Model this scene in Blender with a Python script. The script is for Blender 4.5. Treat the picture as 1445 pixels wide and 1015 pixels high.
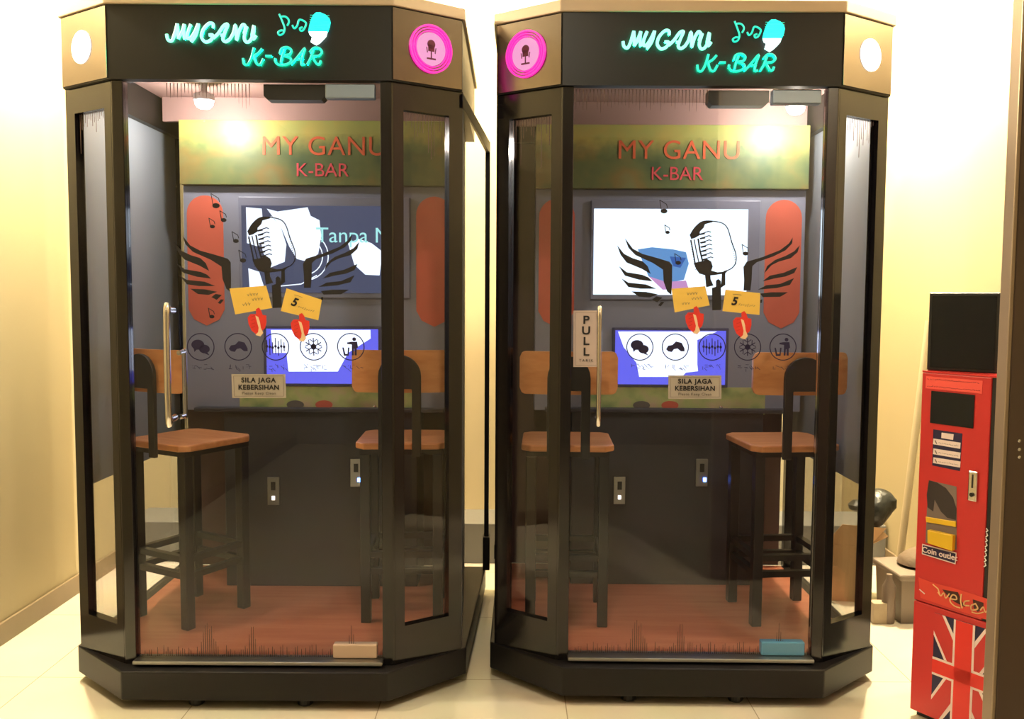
import bpy, bmesh, math, random
from mathutils import Vector, Matrix
random.seed(7)
for o in list(bpy.data.objects): bpy.data.objects.remove(o)
SC = bpy.context.scene
COL = SC.collection

# ------------------------------------------------------------------ camera
FPX, PITCH, ROLL, CAMH = 1257.4, .0694, .0057, 1.3117
fwd = Vector((0, math.cos(PITCH), -math.sin(PITCH)))
up0 = Vector((0, math.sin(PITCH), math.cos(PITCH)))
r0 = Vector((1, 0, 0))
RT = r0 * math.cos(ROLL) + up0 * math.sin(ROLL)
UP = -r0 * math.sin(ROLL) + up0 * math.cos(ROLL)
cd = bpy.data.cameras.new('camera'); cam = bpy.data.objects.new('camera', cd); COL.objects.link(cam)
cd.sensor_width = 36; cd.lens = 36 * FPX / 1445; cd.clip_start = .05
m = Matrix((RT, UP, -fwd)).transposed().to_4x4(); m.translation = (0, 0, CAMH)
cam.matrix_world = m
SC.camera = cam

# ------------------------------------------------------------------ world, exposure, lights
w = bpy.data.worlds.new('world'); SC.world = w; w.use_nodes = True
w.node_tree.nodes['Background'].inputs[0].default_value = (1, .9, .75, 1)
w.node_tree.nodes['Background'].inputs[1].default_value = .02
vs = SC.view_settings
vs.view_transform = 'Standard'; vs.look = 'None'; vs.exposure = -.12; vs.gamma = 1; vs.use_curve_mapping = False

WARM = (1, .84, .56)
CEIL = 2.72
def spot(name, loc, power, color, angle=150, blend=.6, size=.05, aim=(0, 0, -1)):
    l = bpy.data.lights.new(name, 'SPOT'); l.energy = power; l.color = color
    l.spot_size = math.radians(angle); l.spot_blend = blend; l.shadow_soft_size = size
    o = bpy.data.objects.new(name, l); COL.objects.link(o); o.location = loc
    o.rotation_euler = Vector(aim).to_track_quat('-Z', 'Y').to_euler()
    return o
# downlights of the room: (x, y, power, colour)
DOWN = [(-1.80, 3.50, 420, WARM), (-1.80, 2.75, 110, WARM), (1.72, 4.02, 600, WARM), (1.75, 2.85, 110, WARM),
        (-.12, 4.45, 60, WARM), (0.0, 1.55, 70, (1, .86, .66)), (-1.0, .3, 4, (1, .85, .6)), (1.0, .3, 4, (1, .85, .6))]
def point(name, loc, power, color, size=.04):
    l = bpy.data.lights.new(name, 'POINT'); l.energy = power; l.color = color; l.shadow_soft_size = size
    o = bpy.data.objects.new(name, l); COL.objects.link(o); o.location = loc; return o
for i, (x, y, p, c) in enumerate(DOWN):
    if i == 5: spot('downlight_lamp', (x, y, CEIL - .04), p, c, 165, .5, .05)
    else: point('downlight_lamp', (x, y, CEIL - .085), p, c, .04)

# ------------------------------------------------------------------ materials
MATS = {}
def mat(name, col, rough=.5, metal=0, spec=.5, emis=None, es=0, var=0, vscale=8, bump=0, coat=0):
    if name in MATS: return MATS[name]
    mt = bpy.data.materials.new(name); mt.use_nodes = True
    nt = mt.node_tree; b = nt.nodes['Principled BSDF']
    b.inputs['Roughness'].default_value = rough; b.inputs['Metallic'].default_value = metal
    b.inputs['Specular IOR Level'].default_value = spec
    b.inputs['Coat Weight'].default_value = coat
    if emis:
        b.inputs['Emission Color'].default_value = (*emis, 1); b.inputs['Emission Strength'].default_value = es
    n = nt.nodes.new('ShaderNodeTexNoise'); n.inputs['Scale'].default_value = vscale; n.inputs['Detail'].default_value = 4
    tc = nt.nodes.new('ShaderNodeTexCoord'); nt.links.new(tc.outputs['Object'], n.inputs['Vector'])
    mx = nt.nodes.new('ShaderNodeMix'); mx.data_type = 'RGBA'
    v = var if var else .04
    mx.inputs['A'].default_value = (*[c * (1 - v) for c in col], 1)
    mx.inputs['B'].default_value = (*[min(1, c * (1 + v)) for c in col], 1)
    nt.links.new(n.outputs['Fac'], mx.inputs['Factor']); nt.links.new(mx.outputs['Result'], b.inputs['Base Color'])
    if bump:
        bp = nt.nodes.new('ShaderNodeBump'); bp.inputs['Strength'].default_value = bump; bp.inputs['Distance'].default_value = .01
        nt.links.new(n.outputs['Fac'], bp.inputs['Height']); nt.links.new(bp.outputs['Normal'], b.inputs['Normal'])
    MATS[name] = mt
    return mt

def mat_glass(name, tint, f0=.04):
    mt = bpy.data.materials.new(name); mt.use_nodes = True; nt = mt.node_tree; nt.nodes.clear()
    N = nt.nodes.new; Lk = nt.links.new
    out = N('ShaderNodeOutputMaterial'); tr = N('ShaderNodeBsdfTransparent'); gl = N('ShaderNodeBsdfGlossy')
    tr.inputs[0].default_value = (*tint, 1); gl.inputs['Roughness'].default_value = .0
    g = N('ShaderNodeNewGeometry'); d = N('ShaderNodeVectorMath'); d.operation = 'DOT_PRODUCT'
    Lk(g.outputs['Incoming'], d.inputs[0]); Lk(g.outputs['Normal'], d.inputs[1])
    def M(op, a, b=None):
        n = N('ShaderNodeMath'); n.operation = op
        for i, v in enumerate((a, b)):
            if v is None: continue
            if isinstance(v, (int, float)): n.inputs[i].default_value = v
            else: Lk(v, n.inputs[i])
        return n.outputs[0]
    c = M('ABSOLUTE', d.outputs['Value']); s = M('SUBTRACT', 1.0, c); p = M('POWER', s, 5.0)
    f = M('ADD', M('MULTIPLY', p, 1 - f0), f0)
    ms = N('ShaderNodeMixShader'); Lk(f, ms.inputs[0]); Lk(tr.outputs[0], ms.inputs[1]); Lk(gl.outputs[0], ms.inputs[2])
    Lk(ms.outputs[0], out.inputs[0]); MATS[name] = mt
    return mt

def mat_tiles():
    mt = mat('floor_tile', (.78, .68, .50), rough=.25, spec=.5)
    nt = mt.node_tree; b = nt.nodes['Principled BSDF']; N = nt.nodes.new; Lk = nt.links.new
    tc = N('ShaderNodeTexCoord'); mp = N('ShaderNodeMapping'); mp.inputs['Location'].default_value = (.42, .02, 0)
    br = N('ShaderNodeTexBrick'); br.offset = 0; br.inputs['Scale'].default_value = 1
    br.inputs['Brick Width'].default_value = .6; br.inputs['Row Height'].default_value = .6
    br.inputs['Mortar Size'].default_value = .0018; br.inputs['Mortar Smooth'].default_value = .1
    br.inputs['Color1'].default_value = (.74, .68, .55, 1); br.inputs['Color2'].default_value = (.78, .72, .59, 1)
    br.inputs['Mortar'].default_value = (.40, .34, .25, 1)
    Lk(tc.outputs['Object'], mp.inputs['Vector']); Lk(mp.outputs['Vector'], br.inputs['Vector'])
    ns = N('ShaderNodeTexNoise'); ns.inputs['Scale'].default_value = 3; ns.inputs['Detail'].default_value = 6
    Lk(tc.outputs['Object'], ns.inputs['Vector'])
    mx = N('ShaderNodeMix'); mx.data_type = 'RGBA'; mx.blend_type = 'MULTIPLY'; mx.inputs['Factor'].default_value = .25
    Lk(br.outputs['Color'], mx.inputs['A']); Lk(ns.outputs['Color'], mx.inputs['B'])
    Lk(mx.outputs['Result'], b.inputs['Base Color'])
    return mt

def mat_wood(name, c1, c2, scale=6, rough=.4, axis=0):
    mt = mat(name, c1, rough=rough); nt = mt.node_tree; b = nt.nodes['Principled BSDF']; N = nt.nodes.new; Lk = nt.links.new
    tc = N('ShaderNodeTexCoord'); mp = N('ShaderNodeMapping')
    s = [scale * 3] * 3; s[axis] = scale * .3; mp.inputs['Scale'].default_value = s
    ns = N('ShaderNodeTexNoise'); ns.inputs['Scale'].default_value = 3; ns.inputs['Detail'].default_value = 5
    Lk(tc.outputs['Object'], mp.inputs['Vector']); Lk(mp.outputs['Vector'], ns.inputs['Vector'])
    cr = N('ShaderNodeValToRGB'); cr.color_ramp.elements[0].position = .35; cr.color_ramp.elements[1].position = .68
    cr.color_ramp.elements[0].color = (*c1, 1); cr.color_ramp.elements[1].color = (*c2, 1)
    Lk(ns.outputs['Fac'], cr.inputs['Fac']); Lk(cr.outputs['Color'], b.inputs['Base Color'])
    return mt

def mat_art(name, stops, scale=5, zr=None, base=None, mixf=.5):
    """printed artwork: blotches of several colours; optional vertical ramp over z range zr"""
    mt = mat(name, (.5, .5, .5), rough=.45); nt = mt.node_tree; b = nt.nodes['Principled BSDF']; N = nt.nodes.new; Lk = nt.links.new
    tc = N('ShaderNodeTexCoord'); ns = N('ShaderNodeTexNoise'); ns.inputs['Scale'].default_value = scale; ns.inputs['Detail'].default_value = 3
    Lk(tc.outputs['Object'], ns.inputs['Vector'])
    def ramp(st):
        cr = N('ShaderNodeValToRGB'); e = cr.color_ramp.elements
        while len(e) < len(st): e.new(.5)
        for k, (p, c) in enumerate(st): e[k].position = p; e[k].color = (*c, 1)
        return cr
    c1 = ramp(stops); Lk(ns.outputs['Fac'], c1.inputs['Fac'])
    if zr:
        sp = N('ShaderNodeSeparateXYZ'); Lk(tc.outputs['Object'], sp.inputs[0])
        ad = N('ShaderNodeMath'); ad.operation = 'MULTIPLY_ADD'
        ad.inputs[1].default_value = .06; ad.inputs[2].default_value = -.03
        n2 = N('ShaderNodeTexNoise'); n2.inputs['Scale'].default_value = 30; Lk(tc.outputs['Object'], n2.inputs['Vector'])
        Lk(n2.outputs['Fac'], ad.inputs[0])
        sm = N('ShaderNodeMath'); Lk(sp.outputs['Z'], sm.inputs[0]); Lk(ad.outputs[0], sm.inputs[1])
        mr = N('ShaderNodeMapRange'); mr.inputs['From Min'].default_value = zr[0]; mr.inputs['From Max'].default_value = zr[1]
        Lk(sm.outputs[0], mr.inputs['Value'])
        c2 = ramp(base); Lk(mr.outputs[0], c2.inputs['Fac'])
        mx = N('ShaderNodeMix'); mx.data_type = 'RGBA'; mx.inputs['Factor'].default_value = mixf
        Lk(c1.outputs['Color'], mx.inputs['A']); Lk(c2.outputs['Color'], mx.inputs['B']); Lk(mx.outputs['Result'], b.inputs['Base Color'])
    else:
        Lk(c1.outputs['Color'], b.inputs['Base Color'])
    return mt

def emit(name, col, s):
    return mat(name, (0.02, 0.02, 0.02), rough=.4, emis=col, es=s)

GB = mat('gloss_black', (.006, .005, .006), rough=.12, spec=.62, var=.1)
MIR = mat('fascia_mirror_black', (.20, .17, .15), rough=.16, metal=1)
SB = mat('satin_black', (.009, .008, .009), rough=.4, spec=.3)
FB = mat('fascia_black', (.007, .008, .008), rough=.42, spec=.3)
WALL = mat('wall_paint', (.44, .375, .235), rough=.7, var=.02, vscale=3)
CEILM = mat('ceiling_paint', (.80, .78, .70), rough=.8)
BASEB = mat('baseboard_tile', (.24, .18, .11), rough=.4, var=.12, vscale=12)
TAN = mat('tan_trim', (.42, .33, .24), rough=.5)
GLASS = mat_glass('clear_glass', (.90, .92, .95), .03)
SGLASS = mat_glass('side_glass', (.90, .90, .90), .035)
STEEL = mat('polished_steel', (.85, .82, .80), rough=.12, metal=1)
ALU = mat('brushed_aluminium', (.42, .42, .40), rough=.35, metal=1)
LINING = mat('grey_lining', (.30, .34, .38), rough=.6)
SALMON = mat('booth_ceiling_panel', (.42, .27, .24), rough=.6)
TERRA = mat_wood('terracotta_floor', (.52, .15, .08), (.62, .22, .12), 3, .35)
PLY = mat_wood('orange_plywood', (.72, .28, .10), (.85, .38, .15), 5, .35)
DMETAL = mat('stool_metal', (.015, .013, .014), rough=.4)
KIOSK = mat('kiosk_dark_panel', (.045, .045, .055), rough=.5)
KGREY = mat('kiosk_bezel', (.28, .30, .38), rough=.5, var=.12, vscale=4)
INK = mat('black_sticker', (.012, .012, .016), rough=.5)
GREYINK = mat('grey_ink', (.16, .14, .12), rough=.6)
YEL = mat('ticket_yellow', (.85, .58, .12), rough=.5)
REDH = mat('sticker_red', (.75, .04, .03), rough=.5)
CREAM = mat('sticker_cream', (.90, .65, .42), rough=.5)
PLATE = mat('plate_silver', (.50, .46, .42), rough=.35, metal=.2)
PINKPLATE = mat('plate_pinkish', (.60, .50, .48), rough=.35, metal=.2)
RED = mat('machine_red', (.56, .03, .03), rough=.35)
REDB = mat('machine_bright_red', (.85, .10, .08), rough=.4)
NAVY = mat('navy_print', (.02, .015, .06), rough=.45)
WHITEP = mat('white_print', (.85, .70, .68), rough=.5)
BLACKPL = mat('black_plastic', (.012, .012, .013), rough=.35)
CARD = mat('cardboard', (.50, .30, .15), rough=.8, var=.12)
BEIGE = mat('beige_plastic', (.24, .19, .15), rough=.5)
DOORM = mat('door_brown', (.115, .078, .062), rough=.3, spec=.6, var=.1, vscale=3)
DOORE = mat('door_edge_metal', (.42, .33, .25), rough=.3, metal=.5)
TEAL = emit('neon_teal', (.0, .85, .58), 1.25)
TEALW = emit('neon_teal_white', (.30, 1, .74), 1.9)
HALO = emit('added_halo_glow', (.0, 1, .45), 40)  # for the added glow emitters behind the neon letters
CYAN = emit('neon_cyan', (.0, .95, .80), 1.6)
PINK = emit('neon_pink', (1, .02, .38), 1.5)
PINKW = emit('neon_pink_light', (1, .22, .70), 1.4)
WHITEL = emit('lamp_white', (1, .93, .80), 14)
LEDB = emit('led_blue', (.08, .20, 1), 25)
LEDR = emit('led_white', (1, .8, .7), 3)

# ------------------------------------------------------------------ builders
class MB:
    def __init__(s): s.bm = bmesh.new()
    def box(s, x0, x1, y0, y1, z0, z1):
        v = [s.bm.verts.new((x, y, z)) for x in (x0, x1) for y in (y0, y1) for z in (z0, z1)]
        for f in ((0, 1, 3, 2), (4, 6, 7, 5), (0, 4, 5, 1), (2, 3, 7, 6), (0, 2, 6, 4), (1, 5, 7, 3)):
            s.bm.faces.new([v[i] for i in f])
        return s
    def prism(s, poly, z0, z1):          # horizontal footprint extruded upwards
        a = [s.bm.verts.new((x, y, z0)) for x, y in poly]; b = [s.bm.verts.new((x, y, z1)) for x, y in poly]
        s._sides(a, b); return s
    def plate(s, poly, y, t, M=None):    # outline in (x, z), facing -y, thickness t towards +y
        a = [Vector((x, y, z)) for x, z in poly]; b = [Vector((x, y + t, z)) for x, z in poly]
        if M: a = [M @ p for p in a]; b = [M @ p for p in b]
        a = [s.bm.verts.new(p) for p in a]; b = [s.bm.verts.new(p) for p in b]
        s._sides(a, b); return s
    def _sides(s, a, b):
        s.bm.faces.new(a); s.bm.faces.new(b[::-1]); n = len(a)
        for i in range(n): s.bm.faces.new((a[i], b[i], b[(i + 1) % n], a[(i + 1) % n]))
    def stroke(s, pts, wd, y, t, M=None):    # flat ribbon in (x, z)
        for (x0, z0), (x1, z1) in zip(pts, pts[1:]):
            d = Vector((x1 - x0, z1 - z0)); L = d.length
            if L < 1e-6: continue
            d /= L; n = Vector((-d.y, d.x)) * wd / 2; e = d * wd * .3
            s.plate([(x0 - e.x + n.x, z0 - e.y + n.y), (x1 + e.x + n.x, z1 + e.y + n.y), (x1 + e.x - n.x, z1 + e.y - n.y), (x0 - e.x - n.x, z0 - e.y - n.y)], y, t, M)
        return s
    def tube(s, pts, r, seg=10, closed=False):
        pts = [Vector(p) for p in pts]; n = len(pts); rings = []; prev = None
        for i, p in enumerate(pts):
            if closed: t = pts[(i + 1) % n] - pts[i - 1]
            else: t = pts[min(i + 1, n - 1)] - pts[max(i - 1, 0)]
            t.normalize()
            if prev is None:
                u = t.orthogonal().normalized()
            else:
                u = (prev - t * prev.dot(t)).normalized()
            prev = u; v = t.cross(u)
            rr = r[i] if isinstance(r, (list, tuple)) else r
            rings.append([s.bm.verts.new(p + (u * math.cos(k * 2 * math.pi / seg) + v * math.sin(k * 2 * math.pi / seg)) * rr) for k in range(seg)])
        m_ = n if closed else n - 1
        for i in range(m_):
            a, b = rings[i], rings[(i + 1) % n]
            for k in range(seg): s.bm.faces.new((a[k], a[(k + 1) % seg], b[(k + 1) % seg], b[k]))
        if not closed: s.bm.faces.new(rings[0][::-1]); s.bm.faces.new(rings[-1])
        return s
    def lathe(s, prof, c=(0, 0, 0), seg=28, M=None):
        rings = []
        for r, z in prof:
            ring = []
            for k in range(seg):
                a = k * 2 * math.pi / seg; p = Vector((r * math.cos(a), r * math.sin(a), z))
                if M: p = M @ p
                ring.append(s.bm.verts.new(p + Vector(c)))
            rings.append(ring)
        for a, b in zip(rings, rings[1:]):
            for k in range(seg): s.bm.faces.new((a[k], a[(k + 1) % seg], b[(k + 1) % seg], b[k]))
        s.bm.faces.new(rings[0][::-1]); s.bm.faces.new(rings[-1]); return s
    def build(s, name, m_, parent=None, bevel=0, smooth=False, label=None):
        bmesh.ops.recalc_face_normals(s.bm, faces=s.bm.faces)
        me = bpy.data.meshes.new(name); s.bm.to_mesh(me); s.bm.free()
        ms = m_ if isinstance(m_, list) else [m_]
        for q in ms: me.materials.append(q)
        if smooth:
            for p in me.polygons: p.use_smooth = True
        o = bpy.data.objects.new(name, me); COL.objects.link(o)
        if parent: o.parent = parent
        if bevel:
            b = o.modifiers.new('bevel', 'BEVEL'); b.width = bevel; b.segments = 2; b.limit_method = 'ANGLE'
        if smooth:
            es = o.modifiers.new('edge', 'EDGE_SPLIT'); es.split_angle = math.radians(40)
        if label: o['label'] = label
        return o

def text_mesh(s, size, font_scale_x=1.0, bold=.0, spacing=1.0, shear=0):
    cu = bpy.data.curves.new('txt', 'FONT'); cu.body = s; cu.size = size; cu.align_x = 'CENTER'; cu.align_y = 'CENTER'
    cu.offset = bold; cu.space_character = spacing; cu.shear = shear; cu.extrude = .0004
    o = bpy.data.objects.new('txt', cu); COL.objects.link(o)
    dg = bpy.context.evaluated_depsgraph_get(); me = bpy.data.meshes.new_from_object(o.evaluated_get(dg))
    bpy.data.objects.remove(o); bpy.data.curves.remove(cu)
    for v in me.vertices: v.co.x *= font_scale_x
    return me
def put_text(name, s, size, loc, m_, parent, rz=0, rx=math.pi / 2, tilt=0, label=None, **k):
    me = text_mesh(s, size, **k)
    T = Matrix.Translation(loc) @ Matrix.Rotation(rz, 4, 'Z') @ Matrix.Rotation(rx, 4, 'X') @ Matrix.Rotation(tilt, 4, 'Z')
    me.transform(T); me.materials.clear(); me.materials.append(m_); me.name = name
    o = bpy.data.objects.new(name, me); COL.objects.link(o); o.parent = parent
    if label: o['label'] = label
    return o

def empty(name, loc, rz=0, label=None, cat=None, group=None):
    o = bpy.data.objects.new(name, None); COL.objects.link(o); o.location = loc; o.rotation_euler = (0, 0, rz)
    o.empty_display_size = .1
    tag(o, label, cat, group); return o
def tag(o, label=None, cat=None, group=None, kind=None):
    if label: o['label'] = label
    if cat: o['category'] = cat
    if group: o['group'] = group
    if kind: o['kind'] = kind
    return o
def spline(pts, n=6, closed=False):
    P = [Vector(p) for p in pts]; out = []; N = len(P)
    for i in range(N if closed else N - 1):
        if closed: a, b, c, d = P[i - 1], P[i], P[(i + 1) % N], P[(i + 2) % N]
        else: a, b, c, d = P[max(i - 1, 0)], P[i], P[i + 1], P[min(i + 2, N - 1)]
        for k in range(n):
            t = k / n
            out.append(.5 * ((2 * b) + (c - a) * t + (2 * a - 5 * b + 4 * c - d) * t * t + (3 * b - a - 3 * c + d) * t ** 3))
    if not closed: out.append(P[-1])
    return out

def plane_hit(px, py, p, n):
    d = RT * (px - 722.5) - UP * (py - 507.5) + fwd * FPX
    o = Vector((0, 0, CAMH)); return o + d * ((Vector(p) - o).dot(n) / d.dot(n))

# ------------------------------------------------------------------ room shell
XL, XR, YB, YF = -1.915, 1.86, 4.95, -2.2
def struct(b, name, m_, **k):
    o = b.build(name, m_, **k); o['kind'] = 'structure'; return o
struct(MB().box(XL - .1, XR + .1, YF - .1, YB + .1, -.1, 0), 'floor', mat_tiles())
struct(MB().box(XL - .1, XR + .1, YF - .1, YB + .1, CEIL, CEIL + .1), 'ceiling', CEILM)
struct(MB().box(XL - .1, XL, YF, YB, 0, CEIL), 'wall_left', WALL)
struct(MB().box(XR, XR + .1, YF, YB, 0, CEIL), 'wall_right', WALL)
struct(MB().box(XL, XR, YB, YB + .1, 0, CEIL), 'wall_back', WALL)
struct(MB().box(XL, XR, YF - .1, YF, 0, CEIL), 'wall_front', mat('front_wall_paint', (.22, .19, .16), rough=.6))
struct(MB().box(XL, XL + .012, YF, YB, 0, .083), 'baseboard_left', BASEB, bevel=.002)
struct(MB().box(XR - .012, XR, YF, YB, 0, .083), 'baseboard_right', BASEB, bevel=.002)
struct(MB().box(XL + .012, XR - .012, YB - .012, YB, 0, .083), 'baseboard_back', BASEB, bevel=.002)
# low boxed ledge along the back wall
struct(MB().box(XL + .012, XR - .012, 4.32, 4.62, 0, .20), 'trim_1', mat('ledge_grey', (.16, .155, .14), rough=.6), bevel=.004)

for i, (x, y, p, c) in enumerate(DOWN):
    where = ['over the left wall beside the left booth', 'between the left wall and the front of the left booth', 'over the right wall behind the red machine',
             'between the right wall and the front of the right booth', 'behind the gap between the booths', 'in front of the gap between the booths',
             'above the viewer on the left', 'above the viewer on the right'][i]
    t = empty('ceiling_downlight', (x, y, CEIL), 0, 'round recessed ceiling downlight ' + where, 'ceiling light', 'recessed ceiling downlights')
    MB().lathe([(.045, -.001), (.065, -.001), (.068, -.006), (.06, -.012), (.045, -.012)], seg=24).build('trim_ring', mat('white_enamel', (.8, .8, .78), rough=.4), t, smooth=True)
    MB().lathe([(.001, -.004), (.044, -.004), (.044, -.008), (.001, -.008)], seg=24).build('lens', WHITEL, t)

# ------------------------------------------------------------------ booths
BTH = {'L': (-.8104, 2.7427, .0005), 'R': (.5876, 2.7883, -.0103)}
def booth_matrix(k):
    x, y, a = BTH[k]; return Matrix.Translation((x, y, 0)) @ Matrix.Rotation(a, 4, 'Z')
def pl(k, px, py, yl):
    """photo measurement -> (x, z) in booth's own frame on the plane y = yl"""
    Mx = booth_matrix(k); n = (Mx.to_3x3() @ Vector((0, 1, 0)))
    h = Mx.inverted() @ plane_hit(px, py, Mx @ Vector((0, yl, 0)), n); return (h.x, h.z)

HB, HT = 1.976, 2.2
GY0, GY1 = .078, .088            # glass door front and back face
NEON = [
 # offsets 225,10 scale 9.633 (first word)
 (0, [(118, 385), (135, 455), (185, 475), (225, 390), (262, 245)]), (0, [(262, 245), (272, 350), (276, 445)]), (0, [(276, 445), (325, 350), (358, 250)]), (0, [(358, 250), (350, 350), (362, 455)]),
 (0, [(445, 250), (402, 370), (405, 440), (450, 430), (510, 330), (548, 245), (515, 390), (450, 490)]),
 (0, [(748, 300), (745, 245), (690, 240), (615, 320), (590, 420), (640, 488), (715, 465), (745, 400), (690, 395)]),
 (0, [(748, 440), (820, 370), (890, 270), (945, 255), (905, 360), (880, 455), (920, 485), (975, 450)]), (0, [(850, 400), (905, 395)]),
 (0, [(975, 450), (1020, 370), (1048, 260), (1062, 370), (1065, 465), (1100, 340), (1150, 255), (1185, 290), (1165, 380)]),
 (0, [(1205, 280), (1168, 420), (1195, 490), (1250, 470), (1295, 370), (1300, 270), (1275, 400), (1290, 450), (1330, 400)]),
 (1, [(92, 710), (105, 785), (155, 795), (205, 700), (240, 565)]), (1, [(352, 580), (300, 640), (245, 685), (275, 780), (325, 795), (368, 715)]),
 (1, [(395, 680), (480, 680)]),
 (1, [(588, 650), (615, 580), (690, 562), (745, 600), (725, 655), (650, 675), (730, 705), (735, 760), (660, 798), (570, 795), (528, 750), (530, 710)]), (1, [(655, 590), (620, 690), (605, 770)]),
 (1, [(742, 795), (830, 695), (930, 575), (893, 700), (882, 795), (925, 790)]), (1, [(830, 725), (905, 715)]),
 (1, [(960, 795), (1005, 710), (1045, 595)]), (1, [(995, 630), (1050, 572), (1120, 575), (1160, 625), (1120, 675), (1040, 690), (1085, 780), (1125, 790), (1145, 740)]),
]
NOTES = [[(582, 112), (620, 200), (655, 300), (640, 370), (590, 395), (565, 365), (600, 335), (645, 335)], [(595, 150), (660, 145), (705, 180), (712, 225), (690, 270)],
         [(760, 262), (785, 305), (825, 270), (858, 188), (945, 232), (915, 320), (875, 338), (862, 305), (900, 290)]]

def arch(cx, cz, poly, k):
    return [(cx + x * k, cz + z * k) for x, z in poly]
def circle(cx, cz, r, n=32, a0=0): return [(cx + r * math.cos(a0 + i * 2 * math.pi / n), cz + r * math.sin(a0 + i * 2 * math.pi / n)) for i in range(n)]

def build_booth(K, label):
    side_open = (K == 'L')
    x, y, a = BTH[K]
    T = empty('karaoke_booth', (x, y, 0), a, label, 'karaoke booth', 'karaoke booths')
    # ---- base plinth
    fr, ch = .421, .66
    bx = .70 if side_open else .66
    BK = 1.13
    foot = [(-fr, 0), (fr, 0), (ch, .2125), (bx, BK), (-ch, BK), (-ch, .2125)]
    b = MB(); b.prism(foot, .03, .123)
    b.build('base', SB, T, bevel=.004)
    for cx_, cy_ in ((-.5, .22), (.5, .22), (-.5, 1.0), (.5, 1.0), (-.2, .05), (.15, .05)):
        MB().lathe([(.022, 0), (.025, .004), (.025, .026), (.012, .03)], (cx_, cy_, 0), 16).build('foot', BLACKPL, T)
    MB().prism([(-.385, .092), (.385, .092), (.60, .232), (.60, 1.105), (-.60, 1.105), (-.60, .232)], .1232, .130).build('booth_floor', TERRA, T)
    MB().box(-.40, .40, .035, .10, .1305, .142).build('threshold', ALU, T, bevel=.002)
    # ---- header
    def ringpoly(f, c, y0, y1, yb): return [(-f, y0), (f, y0), (c, y1), (c, yb), (-c, yb), (-c, y1)]
    H = MB()
    outer = ringpoly(.435, .645, .05, .19, BK); inner = ringpoly(.41, .60, .09, .215, BK - .04)
    for i in range(6):
        j = (i + 1) % 6; o0, o1, i0, i1 = outer[i], outer[j], inner[i], inner[j]
        H.prism([o0, o1, i1, i0], HB, HT)
    hd = H.build('header', [FB], T)
    L = MB().prism(ringpoly(.443, .655, .042, .186, BK + .006), HT, HT + .036).build('roof_cap', TAN, T, bevel=.003)
    MB().prism(ringpoly(.408, .598, .092, .217, BK - .042), 2.10, 2.115).build('ceiling_panel', SALMON, T)
    # chamfer frame: header chamfers in gloss black lie on the fascia
    for s in (-1, 1):
        A = Vector((s * .435, .05, 0)); Bp = Vector((s * .645, .19, 0)); d = (Bp - A).normalized(); n = Vector((s * d.y, -abs(d.x), 0)).normalized()
        q = [A + d * .004 + n * .001, Bp - d * .004 + n * .001, Bp - d * .004 + n * .004, A + d * .004 + n * .004]
        MB().prism([(v.x, v.y) for v in q], HB + .004, HT - .004).build('side_fascia', MIR, hd)
        # luminous round badge on the chamfer
        c = (A + Bp) / 2 + d * (.008) + Vector((0, 0, 2.09)) + n * .004
        Rm = Matrix((d, n, Vector((0, 0, 1)))).transposed().to_4x4()     # local x along chamfer, y outward normal
        Mx = Matrix.Translation(c) @ Rm
        lit_white = (K == 'L' and s < 0) or (K == 'R' and s > 0)
        def disc(mb, r0_, r1_, y0_, y1_, n_=40):
            for i in range(n_):
                a0 = i * 2 * math.pi / n_; a1 = (i + 1) * 2 * math.pi / n_
                P = [(r0_, a0), (r1_, a0), (r1_, a1), (r0_, a1)]
                lo = [mb.bm.verts.new(Mx @ Vector((r * math.cos(t), y0_, r * math.sin(t)))) for r, t in P]
                hi = [mb.bm.verts.new(Mx @ Vector((r * math.cos(t), y1_, r * math.sin(t)))) for r, t in P]
                mb._sides(lo, hi)
        m1 = MB(); disc(m1, .003, .051, 0, .004)
        core = m1.build('round_badge', emit('badge_white', (1, .92, .80), 3.0) if lit_white else emit('badge_pink_core', (1, .38, .72), .95), hd)
        if not lit_white:
            m2 = MB(); disc(m2, .053, .057, 0, .008); disc(m2, .061, .065, 0, .008); disc(m2, .069, .075, 0, .008)
            m2.build('light_ring', PINK, hd)
        g = MB()       # microphone emblem on the badge
        def pr(poly): 
            lo = [g.bm.verts.new(Mx @ Vector((px_, .0042, pz_))) for px_, pz_ in poly]; hi = [g.bm.verts.new(Mx @ Vector((px_, .0052, pz_))) for px_, pz_ in poly]
            g._sides(lo, hi)
        if not lit_white:
            pr(circle(0, .014, .014, 16)); pr([(-.011, .012), (.011, .012), (.011, -.008), (-.011, -.008)])
            pr([(-.002, -.008), (.002, -.008), (.002, -.028), (-.002, -.028)]); pr([(-.016, -.028), (.016, -.028), (.016, -.033), (-.016, -.033)])
            pr([(-.018, .004), (-.015, .004), (-.012, -.012), (-.015, -.014)]); pr([(.018, .004), (.015, .004), (.012, -.012), (.015, -.014)])
            g.build('microphone_emblem', mat('emblem_dark_pink', (.12, .01, .05), rough=.5), hd)
        else: g.bm.free()
    # neon lettering, traced on the fascia plane
    def nz(off, p, yl):
        ox = 225 if off == 0 else 335
        xx, zz = pl('L', ox + p[0] / 9.633, 10 + p[1] / 9.633, .05); return (xx, yl, zz)
    for nm, which, m_ in (('lettering', 0, TEALW), ('lettering', 1, TEAL)):
        b = MB()
        for off, pts in NEON:
            if off == which: b.tube(spline([nz(off, p, .038) for p in pts], 5), .0050 if which == 0 else .0040, 8)
        lt = b.build(nm, m_, hd, smooth=True)
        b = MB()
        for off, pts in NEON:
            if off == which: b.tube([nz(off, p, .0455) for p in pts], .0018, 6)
        b.build('added_glow_tubes', HALO, hd)  # added thin emitters hidden behind the tubes, making the glow around the letters
    b = MB()
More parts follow.
